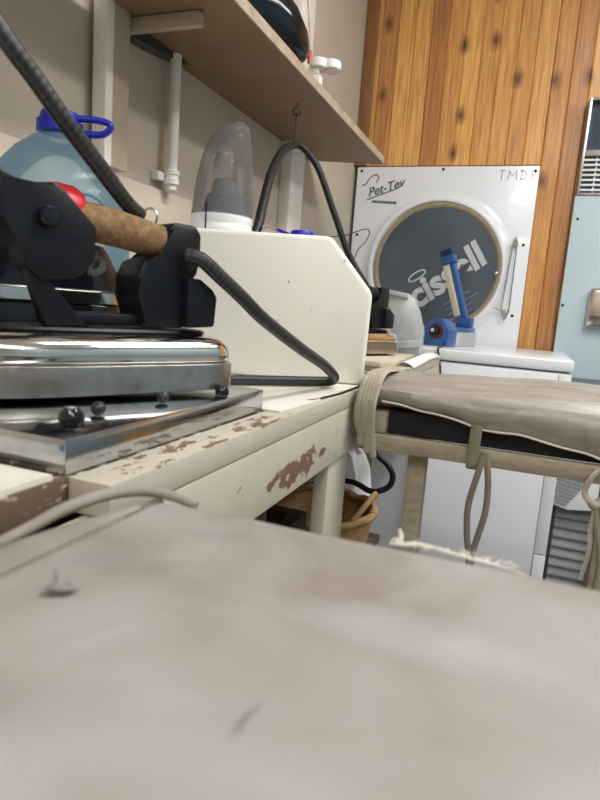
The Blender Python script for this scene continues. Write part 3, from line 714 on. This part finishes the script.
build('arm', barbox(B(), -.0, L_, .0005, .019, -.010, .020), 'navy', t, world=False).data.materials[0] = M['sealer']
build('sealing_strip', barbox(B(), .02, L_-.035, -.026, .0, -.014, .016), 'pale_strip', t, world=False)
build('arm_band', barbox(B(), L_-.034, L_-.002, -.027, .026, -.018, .022), 'sealer', t, world=False)
build('arm_grip', barbox(B(), L_-.0015, L_+.022, -.025, .024, -.016, .022), 'navy', t, world=False)
t = build('sealer_cord', B().tube([(-.262, 2.128, WZ+.012), (-.258, 2.10, WZ+.006), (-.262, 2.04, WZ+.004), (-.262, 1.995, WZ+.003), (-.258, 1.984, WZ-.02), (-.246, 1.982, .82), (-.24, 1.98, .70), (-.25, 1.978, .55)], .0032, 8), 'cable')
tag(t, 'thin dark cord trailing from the blue heat sealer down the front of the washing machine', 'cord')

# ------------------------------------------------------------------ tumble dryer
t = thing('tumble_dryer', 'large white tumble dryer with a round dark glass door set into the pine wall', 'dryer', (-.395, 2.62, 0))
dx0, dx1, dz1, YD = -.764, -.030, 1.602, 2.6
cx, cz, R0 = -.381, 1.195, .25
build('body', B().box(dx0+.004, dx1-.004, YD+.012, YD+.55, .0, dz1-.004, .004), 'white', t)
build('front_panel', B().box(dx0, dx1, YD, YD+.0115, .06, dz1, .003), 'white', t)

ring = B()
rs = []
def rr(prof, cx, cz):
    out = []
    n = 72
    for i in range(n+1):
        an = 2*PI*i/n
        out.append([(cx+r*math.cos(an), YD+h, cz+r*math.sin(an)) for r, h in prof])
    return out
pr = [(.312, -.0004), (.306, -.003), (.292, -.006), (.286, -.013), (.278, -.016), (.270, -.015), (.2655, -.010), (.2645, -.0004)]
ring.rings(rr(pr, cx-.012, cz+.0), False, False); bmesh.ops.remove_doubles(ring.bm, verts=ring.bm.verts, dist=1e-5)
dr = build('door_ring', ring, 'white', t)
g = B(); pr = [(.2642, -.0004), (.2642, -.010), (.257, -.012), (.250, -.010), (.245, -.007), (.245, -.0004)]
g.rings(rr(pr, cx-.006, cz), False, False); bmesh.ops.remove_doubles(g.bm, verts=g.bm.verts, dist=1e-5)
build('gasket', g, 'gasket', t)
pane = build('door_glass', B().lathe([(.002, -.0085), (.12, -.0083), (.2445, -.0065), (.2445, -.0006), (.002, -.0006)], (cx-.006, YD, cz), 'y', 64), 'glass_dark', t)
build('latch', B().box(-.151, -.138, YD-.020, YD-.0155, 1.176, 1.190, .001), 'chrome', t)
# printed lettering on the glass (reads "cissell", rising to the right)
yt = YD-.0094
build('door_lettering', text_bm('cissell', .146, (-.452, yt, 1.018), math.radians(38), .10, .0052, .0004), 'print', pane, smooth=False)
eb = B()
rs = []
for i in range(41):
    an = 2*PI*i/40; ca, sa_ = math.cos(math.radians(36)), math.sin(math.radians(36))
    def ep(ra, rb): u, v = ra*math.cos(an), rb*math.sin(an); return (-.462+u*ca-v*sa_, 1.158+u*sa_+v*ca)
    o_, i_ = ep(.043, .017), ep(.036, .011)
    rs.append([(o_[0], yt, o_[1]), (i_[0], yt, i_[1]), (i_[0], yt+.0006, i_[1]), (o_[0], yt+.0006, o_[1])])
eb.rings(rs, False, False); build('oval_emblem', eb, 'print', pane, smooth=False)
fb_ = B()
rng = random.Random(3)
for j in range(6):
    ln = [.11, .13, .10, .09, .12, .07][j]; x0 = -.335+.012*j; z0 = 1.045-.020*j
    ca, sa_ = math.cos(math.radians(33)), math.sin(math.radians(33)); u = 0
    while u < ln:
        w = rng.uniform(.006, .018)
        q = [(u, 0), (u+w, 0), (u+w, .0035), (u, .0035)]
        fb_.prism([(x0+p*ca-v*sa_, z0+p*sa_+v*ca) for p, v in q], yt, yt+.0005, 'y'); u += w+.004
build('fine_print', fb_, 'print_fine', pane, smooth=False)
# badge, logo strip and pencilled letters on the panel
yl = YD-.0012
build('logo_script', text_bm('Pet-Tev', .050, (-.706, yl, 1.478), math.radians(17), .35, .0008, .0004), 'logo', t, smooth=False)
sw = B().tube([(-.738, yl, 1.527), (-.722, yl, 1.530), (-.712, yl, 1.548), (-.693, yl, 1.566), (-.676, yl, 1.568), (-.668, yl, 1.556), (-.676, yl, 1.537)], .0022, 6)
sw.tube([(-.712, yl, 1.466), (-.66, yl, 1.486), (-.59, yl, 1.512), (-.565, yl, 1.528)], .0022, 6)
build('logo_flourish', sw, 'logo', t)
lb = B(); u = -.688
while u < -.588:
    w = rng.uniform(.004, .008); lb.box(u, u+w, yl, yl+.0006, 1.4545-.05*(u+.688), 1.4655-.05*(u+.688)); u += w+.0018
build('logo_strapline', lb, 'logo', t, smooth=False)
pb = B(); yp = YD-.001
def stroke(pts): pb.tube([(x_, yp, z_) for x_, z_ in pts], .0012, 5, smooth=False)
bx_, bz_ = -.178, 1.548
stroke([(bx_, bz_+.036), (bx_+.022, bz_+.037)]); stroke([(bx_+.011, bz_+.037), (bx_+.009, bz_)])
stroke([(bx_+.022, bz_+.001), (bx_+.024, bz_+.001)])
stroke([(bx_+.034, bz_), (bx_+.038, bz_+.036), (bx_+.050, bz_+.014), (bx_+.064, bz_+.037), (bx_+.066, bz_+.0)])
stroke([(bx_+.084, bz_), (bx_+.084, bz_+.036)]); stroke([(bx_+.078, bz_+.037), (bx_+.094, bz_+.034), (bx_+.102, bz_+.020), (bx_+.096, bz_+.005), (bx_+.080, bz_)])
stroke([(bx_+.110, bz_+.001), (bx_+.112, bz_+.001)])
stroke([(bx_+.122, bz_), (bx_+.123, bz_+.034)]); stroke([(bx_+.119, bz_+.035), (bx_+.134, bz_+.032), (bx_+.134, bz_+.020), (bx_+.122, bz_+.017)])
build('pencil_lettering', pb, 'pencil', t)
# bent chrome bar handle
hy = YD-.024
h = B().tube([(-.092, hy, 1.31), (-.086, hy, 1.325), (-.076, hy, 1.30), (-.082, YD-.002, 1.29)], .0032, 8, smooth=False); h.tube([(-.092, hy, 1.31), (-.107, hy, 1.05), (-.100, hy, 1.015), (-.088, hy, 1.005), (-.078, hy, 1.035), (-.078, hy, 1.30)], .0032, 8, smooth=False)
h.tube([(-.1, hy, 1.035), (-.135, hy+.006, 1.045)], .0028, 8, smooth=False)
bh = build('bar_handle', h, 'chrome', t)
build('handle_bracket', B().prism([(-.094, 1.292), (-.073, 1.292), (-.083, 1.335)], YD-.012, YD-.0004, 'y', .002), 'metal', bh)
build('handle_bracket', B().prism([(-.106, 1.045), (-.076, 1.045), (-.091, 1.0)], YD-.012, YD-.0004, 'y', .002), 'metal', bh)
for (px, pz) in [(-.745, 1.585), (-.40, 1.59), (-.045, 1.582), (-.742, 1.32), (-.055, 1.30), (-.063, 1.02), (-.745, .95)]:
    build('panel_screw', B().lathe([(.001, -.003), (.005, -.0025), (.006, -.0003), (.001, -.0003)], (px, YD, pz), 'y', 12), 'black', t)
wr = build('bent_wire', B().tube([(-.775, 1.93, 1.232), (-.70, 1.92, 1.226), (-.60, 1.925, 1.231), (-.535, 1.952, 1.258), (-.517, 1.956, 1.25), (-.525, 1.947, 1.217), (-.547, 1.933, 1.183), (-.56, 1.93, 1.10), (-.565, 1.925, BZ+.002)], .0016, 6), 'dark_metal')
tag(wr, 'thin bent black wire standing up beside the black hose in front of the dryer', 'wire')

# ------------------------------------------------------------------ pale blue cabinet at the right
t = thing('metal_cabinet', 'pale blue metal cabinet with a window and white grille standing against the pine wall', 'cabinet', (.5, 2.6, 0))
kx0, kx1, ky = .108, .92, 2.575
build('door_panel', B().box(kx0, kx1, ky, YB-.001, .0, 1.486, .002), 'blue_panel', t)
build('upper_back', B().box(kx0+.003, kx1-.003, ky+.02, YB-.001, 1.4865, 1.832, .001), 'blue_dark', t)
fr = B()
fr.box(kx0+.004, kx0+.014, ky-.004, ky+.0195, 1.487, 1.834, .001); fr.box(kx1-.014, kx1-.004, ky-.004, ky+.0195, 1.487, 1.834, .001)
fr.box(kx0+.0145, kx1-.0145, ky-.004, ky+.0195, 1.825, 1.834, .001); fr.box(kx0+.0145, kx1-.0145, ky-.004, ky+.0195, 1.487, 1.496, .001)
fr.box(kx0+.0145, kx1-.0145, ky-.004, ky+.0195, 1.628, 1.650, .001)
build('window_frame', fr, 'metal', t)
gr = B()
for k in range(7): gr.box(kx0+.0145, kx1-.0145, ky+.002, ky+.008, 1.504+.018*k, 1.511+.018*k)
for k in range(12): gr.box(kx0+.055+.06*k, kx0+.061+.06*k, ky+.0085, ky+.012, 1.497, 1.627)
build('grille', gr, 'grille_white', t)
hb = B().box(.206, .33, ky-.035, ky-.0005, 1.0, 1.145, .010, seg=3); build('latch_handle', hb, 'chrome', t)
for (px, pz) in [(.128, 1.40), (.118, 1.075)]: build('panel_screw', B().lathe([(.001, -.003), (.0045, -.0025), (.005, -.0003), (.001, -.0003)], (px, ky, pz), 'y', 12), 'black', t)

# ------------------------------------------------------------------ louvred unit and ribbed tray low at the right
t = thing('louvred_unit', 'dark grey unit with a slatted front standing right of the washing machine', 'appliance', (.45, 2.4, 0))
ux0, ux1, uy0, uy1, uz = .165, .80, 2.24, 2.565, .80
build('casing', B().box(ux0, ux1, uy0+.02, uy1, .0, uz-.021, .003), 'louvre_dark', t)
build('top', B().box(ux0-.008, ux1+.008, uy0-.01, uy1, uz-.0205, uz, .004), 'louvre_dark', t)
lv = B()
z = .04
while z < .72:
    lv.prism([(uy0+.0195, z), (uy0+.0195, z+.03), (uy0+.014, z+.034), (uy0, z+.006), (uy0, z)], ux0+.01, ux1-.01, 'x'); z += .036
build('louvre_panel', lv, 'louvre', t, smooth=False)
t = thing('ribbed_tray', 'white ribbed plastic tray leaning against the slatted grey unit', 'tray', (.25, 2.2, 0))
rot = (Matrix.Rotation(math.radians(0), 3, 'X'), Vector((.2, 2.2, .45)))
b = B(); b.prism([(.150, .385), (.205, .372), (.300, .385), (.330, .43), (.330, .56), (.145, .56)], 2.195, 2.21, 'y', .004); build('tray_body', b, 'grille_white', t)
rb = B()
for k in range(12):
    x0 = .140+.0005*k; z0 = .395+.0135*k
    x1 = .200+.0075*k; z1 = z0-.008-.0012*k
    rb.prism([(max(x0, .152), z0), (x1, z1), (x1, z1+.005), (max(x0, .152), z0+.005)], 2.1885, 2.1948, 'y')
build('ribs', rb, 'louvre', t, smooth=False)
sb = B().box(.30, .318, 2.2105, 2.23, .0, .56, .003); build('back_support', sb, 'louvre_dark', t)

# ------------------------------------------------------------------ ironing boards
def cover_loft(x0, x1, y0, y1, zt, zb, nx=60, ry=.03, wob=.004, seed=0, low=None, tz=None):
    """padded cloth cover: closed section in Y/Z swept along X with soft wrinkles"""
    rs = []
    for i in range(nx+1):
        x = x0+(x1-x0)*i/nx
        zf = low(x) if low else zb
        dz = tz(x) if tz else 0.
        ring = []
        sec = [(y0+.002, zf), (y0-.004, zf+.25*(zt-zf)), (y0, zf+.55*(zt-zf)), (y0+.25*ry, zt-.35*ry), (y0+.9*ry, zt-.08*ry), (y0+1.8*ry, zt)]
        m = 10
        for k in range(1, m): sec.append((y0+1.8*ry+(y1-y0-3.0*ry)*k/m, zt+.002*math.sin(PI*k/m)))
        sec += [(y1-1.2*ry, zt), (y1-.5*ry, zt-.10*ry), (y1-.1*ry, zt-.45*ry), (y1, zt-ry), (y1, zb), (y1-.03, zb), (y0+.03, zb)]
        for k, (y, z) in enumerate(sec):
            nz = mnoise.noise(Vector((x*7+seed, y*22, z*16)))+.5*mnoise.noise(Vector((x*16+seed, y*40, z*40)))
            if k < len(sec)-2: y2 = y+nz*wob*.6; z2 = z+nz*wob+dz
            else: y2, z2 = y, z+dz
            ring.append((x, y2, z2))
        rs.append(ring)
    return B().rings(rs)

# far board, tied to the bench edge
t = thing('ironing_board', 'far ironing board with a silvery grey cover, lashed to the bench rail', 'ironing board', (.15, 1.03, 0))
low2 = lambda x: .858 if x < -.2 else .858-.052*min(1., max(0., (x+.2)/.34))**1.1+.0025*math.sin(x*31)+.002*math.sin(x*63+1)
build('cover', cover_loft(-.222, .66, .93, 1.15, .896, .845, 70, .055, .004, 3, lambda x: min(low2(x), .862)-.004, lambda x: .008*min(1, max(0, (x+.22)/.3))+.001), 'cover', t, angle=70)
hm = [(x, .9285-.002, min(low2(x), .862)-.002+(.008*min(1, max(0, (x+.22)/.3))+.001)) for x in [-.20+.03*k for k in range(28)]]
build('hem', B().tube(hm, .0018, 8, 3), 'hem', t)
build('dark_gap', B().box(-.19, .65, .945, 1.135, .806, .8435), 'void', t, smooth=False)  # black block standing in for the shade between cover and rail
build('lower_rail', B().box(-.225, .66, .925, .9445, .780, .806, .002), 'frame_wood', t)
build('lower_rail', B().box(-.225, .66, 1.13, 1.149, .780, .8055, .002), 'frame_wood', t)
build('end_block', B().box(-.222, -.191, .932, 1.14, .8065, .842, .003), 'frame_wood', t)
for (px) in (-.140, .146):
    build('leg', B().box(px-.0145, px+.0145, .955, .985, .0, .8055, .002), 'frame_wood', t)
    build('leg', B().box(px*1.142-.0125, px*1.142+.0125, 1.1, 1.129, .0, .8055, .002), 'frame_wood', t)
lash = B()
for k, (dx, tw) in enumerate([(.0, .006), (.009, -.003), (.017, .007), (.025, -.002), (.032, .004)]):
    x = -.2335+dx*.72
    lash.tube([(x+tw, .928, .792-.006*k), (x-tw*.3, .915, .83), (x, .918, .868), (x+.004, .95, .897+.001*k), (x+.006, 1.05, .899), (x+.006, 1.14, .893), (x, 1.166, .86), (x, 1.16, .80), (x, 1.05, .774), (x, .95, .776), (x+tw, .928, .792-.006*k)], .0058, 10, 6, flat=-.45)
build('lashing', lash, 'tie_cream', t)
tp = B().tube([(-.052, .9215, .842), (-.0525, .9195, .81), (-.053, .9205, .778), (-.053, .935, .7765), (-.053, .947, .779)], .0085, 8, 4, flat=-.22)
build('rail_tape', tp, 'tie_dark', t)
t2 = B().tube([(-.036, .918, .803), (-.043, .914, .765), (-.050, .912, .72), (-.047, .912, .675), (-.040, .912, .64), (-.038, .912, .60)], .0048, 8, 6, flat=-.4)
t2.tube([(-.034, .919, .803), (-.026, .914, .76), (-.0245, .912, .715), (-.031, .912, .675), (-.036, .912, .64), (-.034, .912, .60)], .0048, 8, 6, flat=-.4)
o = build('hanging_tape', t2, 'tie_brown', t)
t3 = B().tube([(.120, .918, .802), (.110, .912, .790), (.104, .911, .77), (.112, .91, .757), (.120, .91, .75), (.118, .91, .72), (.121, .91, .69), (.118, .91, .66), (.115, .91, .642)], .005, 8, 6, flat=-.4)
t3.tube([(.122, .918, .802), (.132, .912, .785), (.130, .911, .768), (.120, .909, .752), (.126, .91, .72), (.134, .91, .69), (.137, .91, .66), (.136, .91, .63), (.138, .91, .60)], .005, 8, 6, flat=-.4)
t3.tube([(.126, .918, .803), (.128, .912, .79), (.133, .91, .74), (.140, .91, .70), (.146, .91, .66), (.150, .91, .61)], .005, 8, 6, flat=-.4)
t3.ball((.118, .908, .754), .008, (1, .8, .9), 10, 8)
build('tie_bow', t3, 'tie_cream', t)

# near board under the camera
t = thing('ironing_board', 'near ironing board with a flat scorched grey cover filling the foreground', 'ironing board', (.15, .08, 0))
build('cover', cover_loft(-.178, .66, -.10, .282, .889, .845, 70, .012, .0012, 11, None, lambda x: -.003*max(0, (-.13-x)/.05)), 'cover1', t, angle=70)
# cloth turned over the board end, with its seam
rs = []
ys = [-.10+.38*k/24 for k in range(25)]
for y in ys:
    w = .004*mnoise.noise(Vector((1, y*14, 0))); tp_ = max(0., (y-.20)/.08)
    lift = .006*max(0, min(1, (y-.2)/.05))
    xo = -.2085+.030*min(1., tp_)**1.5; xi = -.1822
    def lx(f): return xi+(xo-xi)*f
    rs.append([(xi, y, .879), (lx(.05), y, .8858), (lx(.35), y, .8868+w*.3), (lx(.65), y, .8862+w*.4), (lx(.9), y, .8845), (lx(1.), y, .881), (lx(1.), y, .858), (xi, y, .855)])
build('end_flap', B().rings(rs), 'flap', t)
build('seam', B().tube([(-.1802, -.09+.0335*k, .8852+.0003*math.sin(k*2.1)) for k in range(11)], .0013, 8, 3), 'tie_brown', t)
hm = [(-.2085, .10, .8835), (-.2088, .15, .884), (-.2088, .185, .8845), (-.2092, .212, .886), (-.208, .236, .889), (-.202, .260, .8905), (-.191, .275, .8905), (-.176, .282, .8885), (-.160, .2835, .885)]
build('rolled_hem', B().tube(hm, [.0024, .0024, .0026, .003, .0034, .0034, .0032, .003, .0022], 10, 6), 'flap', t)
fr = B()
rng = random.Random(5)
px = [(-.050, .281, .8875), (-.044, .2805, .8885), (-.036, .2835, .889), (-.022, .2825, .8885), (-.008, .2815, .888), (.004, .282, .887), (.014, .2825, .885)]
fr.tube(px, [.0007, .0011, .0012, .0011, .0009, .0007, .0004], 8, 6)
fr.tube([(-.047, .2835, .887), (-.0455, .285, .890), (-.047, .287, .8935)], [.0018, .0014, .0008], 8, 4)
for k in range(26):
    x = -.05+.062*k/26+rng.uniform(-.001, .001); y = .282+rng.uniform(-.001, .0015)
    fr.tube([(x, y, .888), (x+rng.uniform(-.003, .003), y+rng.uniform(.0, .002), .888+rng.uniform(.0, .0022)), (x+rng.uniform(-.005, .005), y+rng.uniform(-.001, .004), .888+rng.uniform(-.001, .003))], [.0006, .0004, .0002], 5, 3)
build('frayed_edge', fr, 'fray', t)
build('board_core', B().box(-.17, .65, -.09, .272, .815, .8445, .004), 'frame_wood', t)
for (px_) in (.0, .55):
    for py_ in (-.06, .235):
        build('leg', B().box(px_-.0145, px_+.0145, py_-.0145, py_+.0145, .0, .8145, .002), 'frame_wood', t)
build('end_cleat', B().box(-.2495, -.171, -.06, .255, .80, .8445, .003), 'frame_wood', t)
# bit of lint on the near cover
b = B(); b.ball((0, 0, 0), 1, (.0060, .0030, .0019), 20, 12)
for v in b.bm.verts:
    nn = mnoise.noise(v.co*700+Vector((3, 1, 2)))*.0012; v.co += v.co.normalized()*nn
bmesh.ops.rotate(b.bm, verts=b.bm.verts, cent=(0, 0, 0), matrix=Matrix.Rotation(.5, 3, 'Z'))
bmesh.ops.translate(b.bm, verts=b.bm.verts, vec=(-.1470, .1645, .8918))
b.tube([(-.1505, .166, .8925), (-.1518, .1672, .8945), (-.1530, .168, .8968)], [.0011, .0008, .0004], 6, 4)
o = build('lint_tuft', b, 'lint'); tag(o, 'small grey tuft of lint lying on the near ironing board cover', 'lint')

# ------------------------------------------------------------------ light
def added_ceiling_lamp(x, y, rz, label, power, ln=1.2):  # unseen ceiling lamps, added to light the room and soften its shadows
    t = thing('added_ceiling_light', label, 'added light', (x, y, 2.75), rz)
    build('housing', B().box(-ln/2, ln/2, -.07, .07, -.06, -.0005, .008), 'pvc', t, world=False)
    for s in (-.035, .035): build('tube', B().tube([(-ln/2+.03, s, -.078), (ln/2-.03, s, -.078)], .013, 12, smooth=False), 'tube', t, world=False)
    ld = bpy.data.lights.new('added_ceiling_lamp', 'AREA'); ld.shape = 'RECTANGLE'; ld.size = ln; ld.size_y = .30; ld.energy = power; ld.color = (1, .985, .965)
    lo = bpy.data.objects.new('added_tube_light', ld); COL.objects.link(lo); lo.parent = t; lo.location = (0, 0, -.095)
added_ceiling_lamp(.55, .95, PI/2, 'added unseen twin-tube ceiling light over the far ironing board', 23)
added_ceiling_lamp(1.6, 1.3, PI/2, 'added unseen twin-tube ceiling light nearest the right wall', 22)
added_ceiling_lamp(.3, -1.4, 0, 'added unseen twin-tube ceiling light behind the near ironing board', 14)
added_ceiling_lamp(1.6, -.9, 0, 'added unseen twin-tube ceiling light in the rear right corner', 14)
w = bpy.data.worlds.new('World'); SC.world = w; w.use_nodes = True
w.node_tree.nodes['Background'].inputs[0].default_value = (.8, .86, 1, 1); w.node_tree.nodes['Background'].inputs[1].default_value = .15

# ------------------------------------------------------------------ camera
cd = bpy.data.cameras.new('Camera'); cam = bpy.data.objects.new('Camera', cd); COL.objects.link(cam); SC.camera = cam
cd.sensor_fit = 'VERTICAL'; cd.sensor_height = 36.; cd.lens = 27.; cd.clip_start = .01
cam.matrix_world = Matrix(((.93284478, -.12360178, .33841278, 0), (.35262361, .12063439, -.92795686, 0), (.0738729, .98497205, .15611807, 1.0), (0, 0, 0, 1)))
cd.dof.use_dof = True; cd.dof.focus_distance = 1.1; cd.dof.aperture_fstop = 10.
SC.view_settings.view_transform = 'Standard'; SC.view_settings.look = 'None'; SC.view_settings.gamma = 1; SC.view_settings.use_curve_mapping = False
SC.view_settings.exposure = .45
